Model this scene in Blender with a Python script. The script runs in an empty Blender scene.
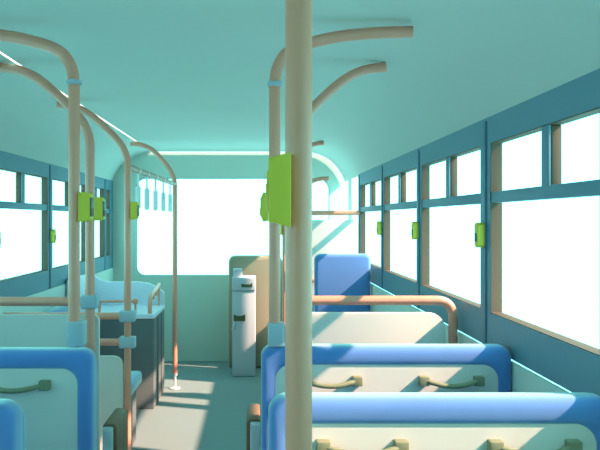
import bpy, bmesh, math
from mathutils import Vector
PI = math.pi
scn = bpy.context.scene
COL = scn.collection
EYE = 1.47

# ------------------------------------------------------------------ materials
def mat(name, col, rough=0.6, spec=0.25, sheen=0.0, sheen_tint=None, bump=0.0, bscale=200, var=0.0, vscale=4, metal=0.0):
    m = bpy.data.materials.new(name); m.use_nodes = True
    nt = m.node_tree; b = nt.nodes['Principled BSDF']
    b.inputs['Base Color'].default_value = (*col, 1)
    b.inputs['Roughness'].default_value = rough
    b.inputs['Metallic'].default_value = metal
    b.inputs['Specular IOR Level'].default_value = spec
    if sheen:
        b.inputs['Sheen Weight'].default_value = sheen
        b.inputs['Sheen Roughness'].default_value = 0.5
        if sheen_tint: b.inputs['Sheen Tint'].default_value = (*sheen_tint, 1)
    tc = nt.nodes.new('ShaderNodeTexCoord')
    if var:
        n = nt.nodes.new('ShaderNodeTexNoise'); n.inputs['Scale'].default_value = vscale
        mx = nt.nodes.new('ShaderNodeMix'); mx.data_type = 'RGBA'
        mx.inputs[6].default_value = (*[c*(1-var) for c in col], 1)
        mx.inputs[7].default_value = (*[min(1, c*(1+var)) for c in col], 1)
        nt.links.new(tc.outputs['Object'], n.inputs['Vector'])
        nt.links.new(n.outputs['Fac'], mx.inputs[0])
        nt.links.new(mx.outputs[2], b.inputs['Base Color'])
    if bump:
        n2 = nt.nodes.new('ShaderNodeTexNoise'); n2.inputs['Scale'].default_value = bscale
        bp = nt.nodes.new('ShaderNodeBump'); bp.inputs['Strength'].default_value = bump
        bp.inputs['Distance'].default_value = 0.002
        nt.links.new(tc.outputs['Object'], n2.inputs['Vector'])
        nt.links.new(n2.outputs['Fac'], bp.inputs['Height'])
        nt.links.new(bp.outputs['Normal'], b.inputs['Normal'])
    return m

M = dict(
    ceiling=mat('ceiling_paint', (.56, .62, .59), .75, .1, var=.01),
    front=mat('front_wall_paint', (.60, .68, .62), .7, .15, var=.01),
    cream=mat('cream_panel', (.72, .69, .66), .55, .2, var=.01),
    lower=mat('lower_wall_panel', (.62, .72, .68), .6, .2, var=.01),
    floor=mat('floor_vinyl', (.22, .27, .28), .75, .15, var=.02, vscale=6),
    frame=mat('window_frame_blue', (.14, .26, .34), .55, .25, var=.01),
    rubber=mat('window_rubber', (.115, .085, .065), .7, .1, var=.01),  # dark tone stands in for shade on the window reveals
    edging=mat('trim_strip', (.12, .23, .31), .5, .25, var=.01),
    pole=mat('orange_pole', (.82, .325, .225), .38, .7, var=.01),
    joint=mat('blue_grey_joint', (.40, .49, .58), .5, .25, var=.01),
    bar=mat('grey_bar', (.48, .31, .25), .5, .25, var=.01),
    blue=mat('blue_fabric', (.10, .235, .60), .8, .1, sheen=1.0, sheen_tint=(.8, 1, .8), bump=.15, bscale=400),
    handle=mat('olive_handle', (.24, .25, .16), .5, .25, var=.01),
    green=mat('green_plastic', (.70, .57, .07), .5, .2, var=.01),
    dark=mat('dark_button_face', (.10, .09, .09), .45, .25, var=.01),
    brown=mat('brown_pad', (.25, .15, .095), .6, .2, var=.02),
    cab=mat('cabinet_panel', (.15, .17, .18), .6, .2, var=.02),
    tray=mat('pale_blue_tray', (.72, .74, .86), .5, .2, var=.01),
    arm=mat('armrest_core', (.62, .68, .68), .5, .2, var=.01),
    strap=mat('strap_blue', (.84, .88, .92), .5, .2, var=.01),
    olive=mat('driver_panel', (.32, .30, .22), .5, .2, var=.02),
    fare=mat('fare_machine_blue', (.52, .56, .64), .5, .25, var=.01),
    slot=mat('slot_green', (.10, .12, .06), .6, .1, var=.01),
    steel=mat('steel_foot', (.75, .72, .66), .35, .4, var=.01),
)
g = bpy.data.materials.new('clear_glass'); g.use_nodes = True
nt = g.node_tree; nt.nodes.clear()
o_ = nt.nodes.new('ShaderNodeOutputMaterial'); mx = nt.nodes.new('ShaderNodeMixShader'); mx.inputs[0].default_value = .03
tr = nt.nodes.new('ShaderNodeBsdfTransparent'); gl = nt.nodes.new('ShaderNodeBsdfGlossy'); gl.inputs['Roughness'].default_value = .05
nt.links.new(tr.outputs[0], mx.inputs[1]); nt.links.new(gl.outputs[0], mx.inputs[2]); nt.links.new(mx.outputs[0], o_.inputs[0])
M['glass'] = g

# ------------------------------------------------------------------ helpers
def link(name, me, m, parent=None, smooth=True, loc=None):
    me.materials.clear(); me.materials.append(M[m])
    ob = bpy.data.objects.new(name, me); COL.objects.link(ob)
    if smooth:
        for p in me.polygons: p.use_smooth = True
        me.set_sharp_from_angle(angle=math.radians(38))
    if parent: ob.parent = parent
    if loc: ob.location = loc
    return ob

def fin(bm, name, m, parent=None, smooth=True):
    bmesh.ops.recalc_face_normals(bm, faces=bm.faces[:])
    me = bpy.data.meshes.new(name); bm.to_mesh(me); bm.free()
    return link(name, me, m, parent, smooth)

def add_box(bm, x0, x1, y0, y1, z0, z1, bev=0.0, seg=3):
    b2 = bmesh.new()
    bmesh.ops.create_cube(b2, size=1)
    for v in b2.verts:
        v.co = Vector((x0 + (v.co.x+.5)*(x1-x0), y0 + (v.co.y+.5)*(y1-y0), z0 + (v.co.z+.5)*(z1-z0)))
    if bev:
        bmesh.ops.bevel(b2, geom=b2.edges[:], offset=bev, segments=seg, profile=.5, affect='EDGES')
    t = bpy.data.meshes.new('t'); b2.to_mesh(t); b2.free(); bm.from_mesh(t); bpy.data.meshes.remove(t)

def box(name, m, parent, *a, bev=.004, seg=3):
    bm = bmesh.new(); add_box(bm, *a, bev=bev, seg=seg); return fin(bm, name, m, parent)

def rrect(x0, x1, z0, z1, r, seg=7):
    """rounded rectangle; r = (bl, br, tr, tl)"""
    if not isinstance(r, (tuple, list)): r = (r,)*4
    pts = []
    for (cx, cz, rad, a0) in ((x0, z0, r[0], PI), (x1, z0, r[1], 1.5*PI), (x1, z1, r[2], 0), (x0, z1, r[3], .5*PI)):
        if rad <= 0: pts.append((cx, cz)); continue
        ox = cx + rad if cx == x0 else cx - rad
        oz = cz + rad if cz == z0 else cz - rad
        for k in range(seg+1):
            a = a0 + k/seg*PI/2
            pts.append((ox + rad*math.cos(a), oz + rad*math.sin(a)))
    return pts

def add_prism(bm, pts, d0, d1, axis='Y', bev=0.0, seg=3):
    """outline pts extruded along axis. axis Y: pts=(x,z); X: pts=(y,z); Z: pts=(x,y)"""
    b2 = bmesh.new()
    def P(p, d): return {'Y': (p[0], d, p[1]), 'X': (d, p[0], p[1]), 'Z': (p[0], p[1], d)}[axis]
    a = [b2.verts.new(P(p, d0)) for p in pts]; b = [b2.verts.new(P(p, d1)) for p in pts]
    f1 = b2.faces.new(a); f2 = b2.faces.new(b[::-1])
    n = len(pts)
    for i in range(n): b2.faces.new((a[i], b[i], b[(i+1) % n], a[(i+1) % n]))
    bmesh.ops.recalc_face_normals(b2, faces=b2.faces[:])
    if bev:
        bmesh.ops.bevel(b2, geom=list(f1.edges)+list(f2.edges), offset=bev, segments=seg, profile=.5, affect='EDGES')
    t = bpy.data.meshes.new('t'); b2.to_mesh(t); b2.free(); bm.from_mesh(t); bpy.data.meshes.remove(t)

def prism(name, m, parent, pts, d0, d1, axis='Y', bev=0.0, seg=3):
    bm = bmesh.new(); add_prism(bm, pts, d0, d1, axis, bev, seg); return fin(bm, name, m, parent)

def plate(name, m, parent, outline, holes, d0, d1, axis):
    """flat plate with holes, via a filled 2D curve"""
    cu = bpy.data.curves.new('t', 'CURVE'); cu.dimensions = '2D'; cu.fill_mode = 'BOTH'; cu.extrude = abs(d1-d0)/2
    for loop in [outline]+holes:
        s = cu.splines.new('POLY'); s.points.add(len(loop)-1); s.use_cyclic_u = True
        for i, p in enumerate(loop): s.points[i].co = (p[0], p[1], 0, 1)
    ob = bpy.data.objects.new('t', cu); COL.objects.link(ob)
    bpy.context.view_layer.update()
    me = bpy.data.meshes.new_from_object(ob.evaluated_get(bpy.context.evaluated_depsgraph_get()))
    bpy.data.objects.remove(ob); bpy.data.curves.remove(cu)
    mid = (d0+d1)/2
    for v in me.vertices:
        a, b, c = v.co
        v.co = (a, mid+c, b) if axis == 'Y' else (mid+c, a, b)
    bm = bmesh.new(); bm.from_mesh(me); bpy.data.meshes.remove(me)
    bmesh.ops.remove_doubles(bm, verts=bm.verts[:], dist=1e-5)
    return fin(bm, name, m, parent)

def smooth_path(pts, n=6):
    """Catmull-Rom through points"""
    P = [Vector(p) for p in pts]
    P = [P[0]*2-P[1]] + P + [P[-1]*2-P[-2]]
    out = []
    for i in range(1, len(P)-2):
        for k in range(n):
            t = k/n
            a, b, c, d = P[i-1:i+3]
            out.append(.5*((2*b) + (c-a)*t + (2*a-5*b+4*c-d)*t*t + (3*b-a-3*c+d)*t**3))
    out.append(P[-2]); return out

def fillet(pts, r, n=8):
    P = [Vector(p) for p in pts]; out = [P[0]]
    for i in range(1, len(P)-1):
        a = (P[i-1]-P[i]).normalized(); b = (P[i+1]-P[i]).normalized()
        p0 = P[i]+a*r; p1 = P[i]+b*r
        for k in range(n+1):
            t = k/n; out.append(p0*(1-t)**2 + P[i]*2*t*(1-t) + p1*t*t)
    out.append(P[-1]); return out

def add_tube(bm, path, r, seg=20, radii=None):
    P = [Vector(p) for p in path]; n = len(P)
    T = [((P[min(i+1, n-1)]-P[max(i-1, 0)]).normalized()) for i in range(n)]
    u = T[0].orthogonal().normalized()
    rings = []
    for i in range(n):
        u = (u - T[i]*u.dot(T[i])).normalized(); w = T[i].cross(u)
        rr = radii[i] if radii else r
        rings.append([bm.verts.new(P[i] + (u*math.cos(2*PI*k/seg)+w*math.sin(2*PI*k/seg))*rr) for k in range(seg)])
    for i in range(n-1):
        for k in range(seg):
            bm.faces.new((rings[i][k], rings[i][(k+1) % seg], rings[i+1][(k+1) % seg], rings[i+1][k]))
    bm.faces.new(rings[0][::-1]); bm.faces.new(rings[-1])

def tube(name, m, parent, path, r, seg=20, radii=None):
    bm = bmesh.new(); add_tube(bm, path, r, seg, radii); return fin(bm, name, m, parent)

def tag(o, label, cat, group=None):
    o['label'] = label; o['category'] = cat
    if group: o['group'] = group
    return o
def thing(name, loc, label, cat, group=None):
    o = bpy.data.objects.new(name, None); COL.objects.link(o); o.location = loc; o.empty_display_size = .1
    return tag(o, label, cat, group)
def struct(o): o['kind'] = 'structure'; return o
def kids(o): return [c for c in bpy.data.objects if c.parent == o]
def copy_tree(o, parent=None):
    ch = kids(o)
    c = o.copy(); COL.objects.link(c)
    if parent: c.parent = parent
    for k in ch: copy_tree(k, c)
    return c

XR, XL, Y0, YF = .913, -1.487, -3.2, 7.27
CX = (XR+XL)/2
# ------------------------------------------------------------------ setting
struct(box('floor', 'floor', None, XL-.03, XR+.03, Y0, YF+.25, -.05, 0, bev=0))

arc = [(.96, .37), (.925, .39), (.913, .405), (.89, .465), (.84, .54), (.79, .594), (.734, .636), (.66, .672), (.58, .694), (.50, .705)]
arc = [(a, EYE+b) for a, b in arc]
arcL = [(2*CX-a, b) for a, b in arc]
def shell(name, line, y0, y1, th=.012):
    bm = bmesh.new(); n = len(line); V = []
    for i, p in enumerate(line):
        a = Vector(line[max(i-1, 0)]); b = Vector(line[min(i+1, n-1)]); d = (b-a).normalized()
        nn = Vector((d.y, -d.x))
        if nn.dot(Vector((p[0]-CX, p[1]-1.0))) < 0: nn = -nn
        q = Vector(p)+nn*th
        V.append([bm.verts.new((p[0], y0, p[1])), bm.verts.new((p[0], y1, p[1])), bm.verts.new((q.x, y1, q.y)), bm.verts.new((q.x, y0, q.y))])
    for i in range(n-1):
        for k in range(4):
            bm.faces.new((V[i][k], V[i][(k+1) % 4], V[i+1][(k+1) % 4], V[i+1][k]))
    bm.faces.new(V[0]); bm.faces.new(V[-1][::-1])
    return struct(fin(bm, name, 'ceiling'))
SL = arcL[-1][0]
shell('ceiling', arc[1:] + [(0.2, EYE+.705), (-.5, EYE+.705), (SL+.001, EYE+.705)], Y0, YF-.017)
shell('ceiling', [(SL-.012, EYE+.7045)] + arcL[1:-1][::-1], Y0, YF)

# front wall with deep rounded window
outl = [(XL, 0), (XR, 0)] + arc[2:] + arcL[2:][::-1]
hole = rrect(-1.246, .762, .888, 1.897, (.09, .07, .12, .09))
struct(plate('wall_front', 'front', None, outl, [hole], YF, YF+.05, 'Y'))
struct(box('wall_back', 'front', None, XL, XR, Y0-.05, Y0, 0, EYE+.69, bev=0))
w0 = struct(plate('window_1', 'edging', None, rrect(-1.2465, .7625, .8875, 1.8975, (.09, .07, .12, .09)), [rrect(-1.242, .758, .892, 1.893, (.086, .066, .116, .086))], YF+.006, YF+.056, 'Y'))
prism('pane', 'glass', w0, rrect(-1.244, .76, .89, 1.895, .07), YF+.04, YF+.046)

# side walls: blue window band on top, pale panel below
PY = [2.79+1.135*k for k in range(-5, 4)]      # pillar centres -0.615 ... 6.195
ZS, ZD0, ZD1, ZT = EYE-.365, EYE+.065, EYE+.108, EYE+.30
HW = .058
T = .046
widx = 2
def side_wall(side, bays, y1, extra_end):
    global widx
    xs = XR if side == 'right' else XL
    sg = 1 if side == 'right' else -1
    d0, d1 = xs, xs+sg*T
    holes = [rrect(a, b, ZS, ZT, .006, 2) for a, b in bays]
    zb = EYE-.5
    if side == 'right': out = [(Y0, zb), (YF, zb), (YF, ZS), (y1, ZS), (y1, EYE+.402), (Y0, EYE+.402)]
    else: out = [(Y0, zb), (y1, zb), (y1, EYE+.402), (Y0, EYE+.402)]
    struct(plate('wall_'+side, 'frame', None, out, holes, min(d0, d1), max(d0, d1), 'X'))
    ztop = zb-.0052 if side == 'right' else zb
    if side == 'right': struct(box('trim_9', 'cream', None, XR, XR+.045, 6.70, 6.935, ZS, EYE+.404, bev=.002))  # post added only to keep the sun off the lower front wall
    struct(box('wall_'+side, 'lower', None, *sorted((xs-sg*.008, xs+sg*(.004 if sg > 0 else .03))), Y0, YF, 0, ztop, bev=0))
    for a, b in bays:
        bm = bmesh.new()
        e = .004
        x0, x1 = sorted((xs+sg*.004, xs+sg*.040))
        add_box(bm, x0, x1, a, b, ZD0, ZD1, bev=.004)                # divider rail
        mid = (a+b)/2
        if side == 'right' and abs(a-1.86) < .01: mid = 2.2225
        if b-a > 1.1:
            bm.free(); bm = bmesh.new(); add_box(bm, x0, x1, a, b, ZS-.001, ZS+.012, bev=.003)
        elif b-a > .6: mull = True; add_box(bm, *sorted((xs+sg*.004, xs+sg*.012)), mid-.028, mid+.028, ZD1-.002, ZT, bev=.002)
        fr = struct(fin(bm, 'window_%d' % widx, 'frame')); widx += 1
        px0, px1 = sorted((xs+sg*.030, xs+sg*.034))
        box('pane', 'glass', fr, px0, px1, a, b, ZS, ZD0, bev=0)
        if .6 < b-a < 1.1: box('mullion', 'rubber', fr, *sorted((xs+sg*.011, xs+sg*(T+.001))), mid-.030, mid+.030, ZD1-.002, ZT-.003, bev=.006)  # mullion sides carry the same painted shade as the reveals
        lin = rrect(a, b, ZS, ZT, .006, 2); inn = rrect(a+.003, b-.003, ZS+.003, ZT-.003, .005, 2)
        plate('edging', 'rubber', fr, lin, [inn], *sorted((xs+sg*.003, xs+sg*(T+.001))), 'X')  # added lining, darkens the reveals with shade put into its colour
        if b-a > 1.1:
            box('pane', 'glass', fr, px0, px1, a, b, ZS, ZT, bev=0)
        elif b-a > .6:
            box('pane', 'glass', fr, px0, px1, a, mid-.030, ZD1, ZT, bev=0)
            box('pane', 'glass', fr, px0, px1, mid+.030, b, ZD1, ZT, bev=0)
        else:
            box('pane', 'glass', fr, px0, px1, a, b, ZD1, ZT, bev=0)

N = len(PY)-1
baysL = [(PY[i]+HW, PY[i+1]-HW) for i in range(N)]
baysR = [b for b in baysL if b[1] < .6] + [(.578, 1.76), (1.86, 2.79-HW)] + [b for b in baysL if b[0] > 2.79]
side_wall('right', baysR, 6.222, None)
baysL = baysL + [(PY[N]+HW, 6.86), (6.93, 7.12)]
side_wall('left', baysL, YF, None)
tn = 1
for sg, xs, ys in ((-1, XR, [1.81]+[y for y in PY if y > 2 or y < .6]), (1, XL, PY+[6.895])):
    bm = bmesh.new()
    for y in ys:
        hw = .02
        x0, x1 = sorted((xs+sg*.007, xs-sg*.001))
        add_box(bm, x0, x1, y-hw, y+hw, EYE-.498, EYE+.39, bev=.002)
    struct(fin(bm, 'trim_%d' % tn, 'edging')); tn += 1

# ------------------------------------------------------------------ poles
R = .0205
ARC1 = [(0, .48), (.008, .533), (.034, .580), (.075, .607), (.128, .625), (.20, .642), (.276, .653), (.38, .661), (.487, .664)]
ARC2 = [(0, .32), (.006, .37), (.035, .435), (.088, .497), (.155, .562), (.215, .612), (.27, .645), (.33, .666), (.41, .674)]
ARC4 = [(0, .29), (.01, .36), (.055, .45), (.12, .53), (.19, .60), (.25, .635), (.31, .655), (.385, .662)]
def pole(x, y, z0, arcp, sgn, label, group=None):
    t = thing('handrail_pole', (x, y, z0), label, 'pole', group)
    pts = [(0, 0, 0)]
    zt = EYE+arcp[0][1]-z0
    for k in range(1, 4): pts.append((0, 0, (zt-.03)*k/3))
    pts += smooth_path([(sgn*a, 0, EYE+b-z0) for a, b in arcp])
    tube('tube', 'pole', t, pts, R)
    return t
def ring(parent, z, w=.0275, h=.016, m='joint', name='joint_ring', xo=0):
    tube(name, m, parent, [(xo, 0, z-h/2), (xo, 0, z-h/2+.002), (xo, 0, z+h/2-.002), (xo, 0, z+h/2)], w, 24, [w-.002, w, w, w-.002])
def socket(parent, z0, z1, w=.029, xo=.006):
    box('base_socket', 'joint', parent, xo-w, xo+w, -.030, .030, z0, z1, bev=.006)

YA, YB, YC, Y3, Y4, YD = 1.06, 2.475, 3.10, 4.10, 6.09, 6.15
t = thing('handrail_pole', (.0645, YA, 0), 'thick straight taupe pole in the foreground running floor to ceiling', 'pole')
tube('tube', 'pole', t, [(0, 0, z) for z in (0, .5, 1, 1.5, 2.174)], R)
pB = pole(.066, YB, 1.024, ARC1, 1, 'pole on the right double seat, curving right at the ceiling behind the thick pole', 'poles')
ring(pB, EYE+.478-1.024); socket(pB, 0, .082, xo=.005)
p1 = pole(-.643, YB, 1.024, ARC1, -1, 'nearest pole on the left, rising from the big blue seat back and curving left', 'poles')
ring(p1, EYE+.484-1.024); socket(p1, 0, .088, xo=.010)
pC = pole(.165, YC, 0, ARC2, 1, 'pole hidden behind the thick foreground pole, its lower arm bending right under the ceiling', 'poles')
p2 = pole(-.735, YC, 0, ARC2, -1, 'second pole on the left, with a square pale blue connector at the partition rail', 'poles')
p3 = pole(-.752, Y3, 0, ARC2, -1, 'third pole on the left, with two pale blue connectors one above the other', 'poles')
pD = pole(.25, YD, 0, [(a*.84, b) for a, b in ARC2], 1, 'farthest right-hand pole at the cream partition, sunlit orange below', 'poles')
p4 = pole(-.705, Y4, .12, ARC4, -1, 'far left pole standing free in the aisle floor before the front window', 'poles')
tube('foot', 'steel', p4, [(0, 0, -.12), (0, 0, -.112), (0, 0, -.11), (0, 0, -.095), (0, 0, 0.0)], .01, 24, [.045, .045, .03, .011, .011]).data
ring(p4, .0, .0215, .02)

def connector(name, x, y, z, w, h, parent):
    bm = bmesh.new(); add_box(bm, -w, w, -.032, .032, z-h, z+h, bev=.008)
    return fin(bm, name, 'joint', parent)
connector('connector', 0, 0, 1.107, .037, .029, p2)
connector('connector', 0, 0, .905, .046, .033, p3)
connector('connector', 0, 0, .752, .046, .033, p3)

# ------------------------------------------------------------------ stop buttons
def stop_button(x, y, z, label, face=1, w=.041, h=.104, sun=None, grp='stop buttons'):
    """face: +1 button looks to +x, -1 to -x"""
    t = thing('stop_button', (x, y, z), label, 'button', grp)
    bm = bmesh.new()
    pts = [(0, -h/2+.004), (w*.72, -h/2), (w, -h/2+.016), (w, h/2-.016), (w*.72, h/2), (0, h/2-.004)]
    if face > 0: pts = rrect(0, w, -h/2, h/2, (.004, .014, .014, .004), 4)
    if face < 0: pts = [(-a, b) for a, b in pts]
    add_prism(bm, pts, -.03, .03, 'Y', bev=.005)
    fin(bm, 'housing', 'green', t)
    x0, x1 = sorted((face*(w-.006), face*(w+.003)))
    box('button_face', 'dark' if face > 0 else 'green', t, x0, x1, -.026, .022, -.034, .034, bev=.003)
    box('press_disc', 'brown' if face > 0 else 'green', t, *sorted((face*(w+.002), face*(w+.005))), -.020, .014, -.03, -.004, bev=.001)
    return t
stop_button(-.643+R+.0005, YB, EYE+.044, 'green stop button on the nearest left pole, aisle side, largest on the left')
stop_button(-.735+R+.0005, YC, EYE+.047, 'green stop button on the second left pole, partly behind the nearest one')
stop_button(-.752+R+.0005, Y3, EYE+.052, 'small green stop button on the third left pole, below the first hanging strap')
stop_button(.066-R-.0005, YB-.002, EYE+.044, 'green stop button peeking out left behind the large green box', -1, w=.027)
stop_button(.25-R-.0005, YD, 1.385, 'tiny green stop button on the far orange-lit pole by the driver partition', -1, w=.03)
# large one on the foreground pole
t = thing('stop_button', (.047, YA-.03, EYE+.041), 'large bright green box clamped to the thick foreground pole', 'button', 'stop buttons')
bm = bmesh.new()
add_prism(bm, [(-.0285, -.044), (.003, -.052), (.0033, .055), (-.0285, .048)], -.030, .05, 'Y', bev=.0022)
fin(bm, 'housing', 'green', t)
box('button_face', 'green', t, -.031, -.027, -.02, .04, -.03, .03, bev=.001)
box('press_disc', 'green', t, -.0325, -.0305, -.005, .03, -.02, .012, bev=.001)

def wall_button(x, y, z, sg, label):
    t = thing('stop_button', (x, y, z), label, 'button', 'stop buttons')
    x0, x1 = sorted((0, -sg*.030))
    bm = bmesh.new(); add_prism(bm, rrect(-.022, .022, -.05, .05, .018), x0, x1, 'X', bev=.004); fin(bm, 'housing', 'green', t)
    x0, x1 = sorted((-sg*.027, -sg*.033))
    bm = bmesh.new(); add_prism(bm, rrect(-.012, .012, -.026, .008, .006), x0, x1, 'X', bev=.001); fin(bm, 'button_face', 'dark', t)
for i, lab in ((5, 'nearest and largest yellow-green stop button on a right window pillar'),
               (6, 'middle yellow-green stop button on the right window pillars'),
               (7, 'farthest and smallest yellow-green stop button on a right window pillar')):
    wall_button(XR-.007, PY[i], EYE-.062, 1, lab)
wall_button(XL+.007, PY[7], EYE-.12, -1, 'small green stop button on the left window pillar, left of the poles')
wall_button(XL+.007, PY[6]+.036, EYE-.115, -1, 'green stop button cut by the left edge on a window pillar')

# ------------------------------------------------------------------ double seats
def arch_band(parent, x0, x1, zb, zt, wside, wtop, ro, ri):
    seg = 8
    def loop(x0, x1, zt, r):
        pts = [(x0, zb), (x0, (zb+zt-r)/2), (x0, zt-r)]
        for k in range(1, seg+1):
            a = PI - k/seg*PI/2; pts.append((x0+r+r*math.cos(a), zt-r+r*math.sin(a)))
        for k in range(1, 6): pts.append((x0+r+(x1-x0-2*r)*k/6, zt))
        for k in range(0, seg+1):
            a = PI/2 - k/seg*PI/2; pts.append((x1-r+r*math.cos(a), zt-r+r*math.sin(a)))
        pts += [(x1, (zb+zt-r)/2), (x1, zb)]
        return pts
    O = loop(x0, x1, zt, ro); I = loop(x0+wside, x1-wside, zt-wtop, ri)
    prof = [(.06, .055), (0, .035), (0, .0), (.03, -.012), (.10, -.021), (.22, -.027), (.4, -.030), (.6, -.030), (.78, -.029), (.9, -.026), (.97, -.021), (1, -.016), (1, .025)]
    bm = bmesh.new(); G = []
    for o, i in zip(O, I):
        G.append([bm.verts.new((o[0]+(i[0]-o[0])*t, y, o[1]+(i[1]-o[1])*t)) for t, y in prof])
    for a in range(len(G)-1):
        for b in range(len(prof)-1):
            bm.faces.new((G[a][b], G[a][b+1], G[a+1][b+1], G[a+1][b]))
    # close bottom ends
    bm.faces.new(G[0]); bm.faces.new(G[-1][::-1])
    return fin(bm, 'backrest_rim', 'blue', parent)

def grab_handle(parent, xa, xb, z):
    bm = bmesh.new()
    n = 14; pts = []
    for k in range(n+1):
        t_ = k/n; xx = xa+.02+(xb-xa-.04)*t_
        s = math.sin(PI*t_)
        pts.append((xx, -.034-.020*s**.7, z+.004-.016*s))
    add_tube(bm, pts, .0085, 14)
    h = fin(bm, 'grab_handle', 'handle', parent)
    for xc in (xa+.0175, xb-.0175):
        box('handle_mount', 'handle', h, xc-.0175, xc+.0175, -.046, -.012, z-.014, z+.019, bev=.003)
    return h

def double_seat(x0, x1, y, aisle, handles, label):
    """back surface near y; aisle = -1 aisle on the left, +1 on the right"""
    t = thing('bus_seat', (0, y, 0), label, 'seat', 'double seats')
    arch_band(t, x0, x1, .30, 1.022, .052, .066, .042, .055)
    prism('back_panel', 'cream', t, rrect(x0+.045, x1-.045, .30, 1.022-.06, .05), -.021, .02)
    prism('backrest', 'blue', t, rrect(x0+.004, x1-.004,   .42, 1.008, (.02, .02, .05, .05)), .03, .10, bev=.025)
    cb = bmesh.new()
    xm = (x0+x1)/2
    for a, b in ((x0, xm-.003), (xm+.003, x1)): add_box(cb, a+.004, b, .08, .50, .36, .45, bev=.025)
    fin(cb, 'seat_cushion', 'blue', t)
    box('seat_base', 'lower', t, x0+.01, x1-.01, .03, .48, .31, .358, bev=.008)
    for xc in (x0+.12, x1-.12):
        lb = bmesh.new()
        add_prism(lb, [(.10, 0), (.16, 0), (.20, .31), (.06, .31)], xc-.02, xc+.02, 'X', bev=.004)
        add_prism(lb, [(.36, 0), (.42, 0), (.44, .31), (.32, .31)], xc-.02, xc+.02, 'X', bev=.004)
        add_box(lb, xc-.025, xc+.025, .08, .44, 0, .02, bev=.004)
        fin(lb, 'leg', 'cab', t)
    for a, b in handles: grab_handle(t, a, b, .901)
    # aisle armrest: pale core with brown pad wrapped over top and aisle side
    xe = x0 if aisle < 0 else x1
    a0, a1 = (xe-.050, xe-.002) if aisle < 0 else (xe+.002, xe+.050)
    core = rrect(.128, .34, .36, .712, (.01, .01, .02, .02))
    ar = prism('armrest', 'arm', t, core, *( (a0+.010, a1) if aisle < 0 else (a0, a1-.010)), axis='X', bev=.006)
    pb = bmesh.new()
    L = [(a0-.004, .34), (a0-.004, .706), (a0+.002, .716), (a0+.010, .721), (a1-.008, .721), (a1, .715), (a1, .69), (a1-.002, .69), (a0+.010, .69), (a0+.010, .34)]
    if aisle > 0: L = [(a0+a1-p[0], p[1]) for p in L]
    add_prism(pb, L, .140, .36, 'Y', bev=.004)
    fin(pb, 'armrest_pad', 'brown', ar)
    return t
XS0, XS1 = .018, .898
double_seat(XS0+.014, .904, 1.775, -1, [(.15, .379), (.579, .808)], 'nearest blue-rimmed double seat on the right, cream back with two grab handles')
double_seat(XS0, .905, 2.49, -1, [(.145, .373), (.572, .80)], 'second blue-rimmed double seat on the right, in front of the nearest one')
double_seat(-1.435, -.585, 1.71, 1, [(-1.34, -1.12), (-.955, -.725)], 'nearest left double seat, only its blue top corner in the bottom left')
double_seat(-1.435, -.563, 2.425, 1, [(-1.34, -1.12), (-.955, -.705)], 'left double seat with one dark grab handle showing and a pole on top')

# ------------------------------------------------------------------ partitions behind the double seats
t = thing('partition', (0, YC, 0), 'cream partition panel with sunlit orange rail bending down at its right end', 'partition')
prism('panel', 'cream', t, rrect(.20, .838, .12, 1.06, (.03, .03, .08, .03)), -.012, .012, bev=.004)
tube('rail', 'pole', t, fillet([(.165, 0, 1.112), (.872, 0, 1.112), (.872, 0, .0)], .075), R)
t = thing('partition', (0, YC, 0), 'pale teal partition panel on the left with taupe rail, behind the blue seat', 'partition')
prism('panel', 'cream', t, rrect(-1.45, -.70, .28, 1.045, (.03, .03, .03, .03)), .024, .044, bev=.004)
tube('rail', 'pole', t, [(-1.475, 0, 1.107), (-1.1, 0, 1.107), (-.76, 0, 1.107)], R)
for xc in (-1.35, -.85):
    box('leg', 'cab', t, xc-.015, xc+.015, .026, .042, 0, .29, bev=.003)
t = thing('partition', (0, Y3, 0), 'low teal panel with two short taupe rails beside the third left pole', 'partition')
prism('panel', 'cream', t, rrect(-1.44, -.775, .10, .672, (.03, .03, .06, .03)), -.012, .012, bev=.004)
for z in (.905, .752):
    tube('rail', 'pole', t, [(-1.475, 0, z), (-1.1, 0, z), (-.79, 0, z)], R)
for xc in (-1.35, -.9):
    box('leg', 'cab', t, xc-.015, xc+.015, -.01, .01, 0, .11, bev=.003)

# seat beyond the low panel
t = thing('bus_seat', (0, Y3, 0), 'blue seat beyond the low left panel, only its cushion corner in sunlight', 'seat')
prism('backrest', 'blue', t, rrect(-1.40, -.80, .44, .655, (.02, .02, .05, .05)), .016, .09, bev=.02)
box('seat_cushion', 'blue', t, -1.41, -.765, .09, .62, .37, .455, bev=.025)
box('seat_base', 'cab', t, -1.38, -.80, .05, .58, .0, .372, bev=.01)
# folding side seat on the left wall
t = thing('folding_seat', (XL, 5.0, .5), 'blue folding seat back against the left wall, tip showing over the partition', 'seat')
box('backrest', 'blue', t, .01, .10, -.25, .30, 0, .34, bev=.03)
box('seat_cushion', 'blue', t, .10, .17, -.23, .28, -.08, .20, bev=.025)
box('seat_base', 'cab', t, .01, .10, -.2, .25, -.5, 0, bev=.006)

# single seat on the right
t = thing('bus_seat', (.676, 5.47, 0), 'single high blue seat on the right in front of the cream partition', 'seat')
prism('backrest', 'blue', t, rrect(-.22, .218, .66, 1.203, (.03, .03, .05, .05)), -.035, .045, bev=.03, seg=5)
box('seat_cushion', 'blue', t, -.22, .218, .03, .50, .60, .69, bev=.03)
box('wheel_box', 'lower', t, -.225, .225, -.06, .52, 0, .62, bev=.02)

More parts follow.
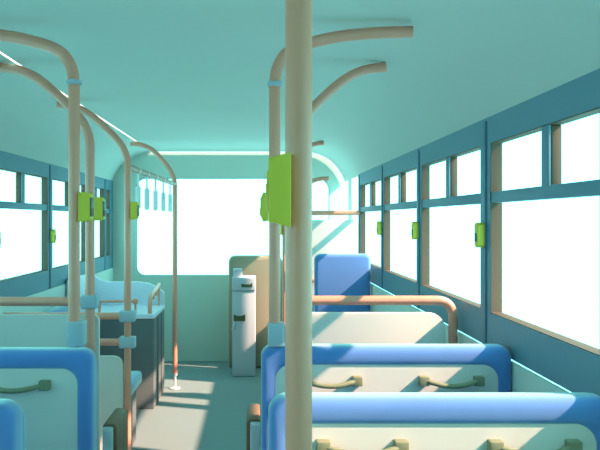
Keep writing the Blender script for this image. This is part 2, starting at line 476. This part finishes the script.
# far right partition
t = thing('partition', (0, YD, 0), 'tall cream sunlit partition before the front door, with an orange rail above', 'partition')
prism('panel', 'cream', t, rrect(.285, .895, .06, 1.466, (.02, .02, .02, .03)), -.012, .012, bev=.003)
tube('rail', 'pole', t, [(.27, 0, 1.527), (.6, 0, 1.527), (.87, 0, 1.527), (.905, 0, 1.527)], R, 20, [R, R, R, R*1.15])
tube('rail', 'pole', t, [(.27, -.04, .94), (.4, -.04, .94), (.53, -.04, .94)], R*.9)
pts = [(.40, .034, 0), (.40, .034, .8), (.40, .034, 1.60)] + smooth_path([(.40, .034, 1.66), (.412, .034, 1.72), (.45, .034, 1.775), (.51, .034, 1.812), (.57, .034, 1.828), (.64, .034, 1.832)])
tube('post', 'pole', t, pts, R*.95)
box('foot', 'cab', t, .30, .88, -.01, .01, 0, .065, bev=.002)

# ------------------------------------------------------------------ strap bar and straps
def barx(y): return -.752 + (y-Y3)/(Y4-Y3)*(.047)
t = thing('strap_bar', (0, 0, 0), 'grey-brown overhead bar between the third and far left poles', 'bar')
tube('tube', 'bar', t, [(barx(y), y, 1.778) for y in (Y3+.022, 5.0, Y4-.022)], .0185)
pt = None
labs = ['first hanging strap, largest, mostly behind the third left pole',
        'second hanging strap from the left, just right of the third pole',
        'third hanging strap, in the middle of the row of five',
        'fourth hanging strap from the left on the overhead bar',
        'fifth hanging strap, nearest the far pole']
for i, y in enumerate((4.42, 4.73, 5.08, 5.44, 5.80)):
    if pt is None:
        pt = thing('hanging_strap', (0, 0, 0), '', 'strap', 'hanging straps')
        bm = bmesh.new(); add_box(bm, -.006, .006, -.006, .006, -.11, -.02, bev=.002)
        add_tube(bm, [(0, -.008, 0), (0, .008, 0)], .0205, 20); fin(bm, 'strap', 'strap', pt)
        prism('grip', 'strap', pt, rrect(-.017, .017, -.245, -.095, .0165), -.0085, .0085, bev=.005)
        c = pt
    else:
        c = copy_tree(pt)
    c.location = (barx(y), y, 1.778); c['label'] = labs[i]

# ------------------------------------------------------------------ luggage cabinet with moulded tray
CY0, CY1, CXR = 5.42, 6.04, -.79
t = thing('cabinet', (-1.13, 5.73, 0), 'dark boxy cabinet on the left by the front, under a pale blue tray', 'cabinet')
def L(x): return x+1.13
box('body', 'cab', t, L(-1.465), L(CXR), CY0-5.73, CY1-5.73, 0, .70, bev=.008)
for yy in (5.62, 5.83):
    box('rib', 'cab', t, L(CXR)-.002, L(CXR)+.008, yy-5.73-.012, yy-5.73+.012, .01, .69, bev=.003)
t = thing('luggage_tray', (0, 0, 0), 'pale blue moulded tray with raised rims and small grab rails, on the dark cabinet', 'tray')
box('tray_base', 'tray', t, -1.47, CXR+.004, CY0-.01, CY1+.01, .702, .738, bev=.006)
bm = bmesh.new()
rim = [(-1.47, .735), (-1.47, 1.0), (-1.40, .992), (-1.34, .955), (-1.28, .935), (-1.0, .935), (-.93, .925), (-.86, .895), (-.79, .843), (-.79, .735)]
add_prism(bm, rim, CY1-.04, CY1+.008, 'Y', bev=.006)
fin(bm, 'back_rim', 'tray', t)
bm = bmesh.new()
add_prism(bm, [(CY0, .735), (CY0, .98), (CY0+.05, 1.01), (CY0+.40, 1.012), (CY1-.03, .992), (CY1-.03, .735)], -1.47, -1.42, 'X', bev=.008)
fin(bm, 'side_rim', 'tray', t)
bm = bmesh.new()
add_tube(bm, fillet([(-1.22, CY0+.04, .735), (-1.22, CY0+.04, .832), (-.945, CY0+.04, .832)], .02, 4), .011, 14)
add_tube(bm, [(-.96, CY0+.04, .832), (-.955, CY0+.04, .832), (-.94, CY0+.04, .832), (-.925, CY0+.04, .832), (-.92, CY0+.04, .832)], .02, 16, [.012, .021, .025, .021, .010])
add_tube(bm, [(-.94, CY0+.04, .735), (-.94, CY0+.04, .825)], .009, 12)
fin(bm, 'grab_rail', 'pole', t)
bm = bmesh.new()
add_tube(bm, smooth_path([(-.826, 5.45, .735), (-.826, 5.46, .84), (-.826, 5.56, .875), (-.826, 5.80, .893), (-.826, 5.97, .915)], 4), .017, 14)
for yy, zz in ((5.62, .86), (5.80, .87), (5.95, .89)):
    add_box(bm, -.838, -.814, yy-.02, yy+.02, zz-.03, zz+.02, bev=.005)
add_tube(bm, [(-.826, 5.95, .735), (-.826, 5.95, .89)], .009, 12)
fin(bm, 'grab_rail', 'pole', t)

# ------------------------------------------------------------------ fare machine and driver's panel
FY = 6.55
t = thing('fare_machine', (-.112, FY, 0), 'pale blue fare machine with ticket slots before the driver panel', 'machine')
box('body', 'fare', t, -.111, .109, 0, .28, 0, .80, bev=.010)
box('head', 'fare', t, -.113, .111, -.012, .285, .803, .927, bev=.012)
box('card_reader', 'fare', t, -.105, -.02, .06, .16, .925, 1.002, bev=.006)
prism('ticket_slot', 'slot', t, [(-.025, .838), (.078, .838), (.078, .880), (.058, .864), (.0, .866), (-.025, .872)], -.018, -.008)
prism('coin_slot', 'slot', t, [(-.098, .52), (.012, .52), (.012, .585), (-.02, .568), (-.065, .568), (-.098, .585)], -.006, .004)
tube('latch', 'fare', t, [(-.105, -.015, .44), (-.095, -.015, .47), (-.085, -.015, .50)], .014, 12)
t = thing('driver_partition', (0, 6.93, 0), 'olive-cream rounded panel behind the fare machine screening the driver', 'partition')
prism('panel', 'olive', t, rrect(-.272, .26, 0, 1.11, (.0, .0, .06, .06)), 0, .16, bev=.035, seg=5)
prism('inner_panel', 'olive', t, rrect(-.225, .24, .06, 1.075, .03), -.006, .01, bev=.003)

# ------------------------------------------------------------------ camera, light
cam = bpy.data.cameras.new('camera'); co = bpy.data.objects.new('camera', cam); COL.objects.link(co)
co.location = (0, 0, EYE); co.rotation_euler = (PI/2, 0, 0)
cam.sensor_width = 36; cam.lens = 42; cam.shift_x = 44/600; cam.shift_y = -5.5/600; cam.clip_start = .05
scn.camera = co

sd = Vector((1, -.31, .85)).normalized()
sl = bpy.data.lights.new('sun', 'SUN'); so = bpy.data.objects.new('sun', sl); COL.objects.link(so)
so.rotation_euler = sd.to_track_quat('Z', 'Y').to_euler(); so.location = (6, -3, 6)
sl.energy = 14; sl.color = (1, .65, .47); sl.angle = math.radians(1.2)
w = bpy.data.worlds.new('sky'); scn.world = w; w.use_nodes = True
bg = w.node_tree.nodes['Background']; bg.inputs[0].default_value = (.325, 1, .96, 1); bg.inputs[1].default_value = 3.5
vs = scn.view_settings
scn.display_settings.display_device = 'sRGB'
vs.view_transform = 'Standard'; vs.look = 'None'; vs.exposure = 0; vs.gamma = 1; vs.use_curve_mapping = False
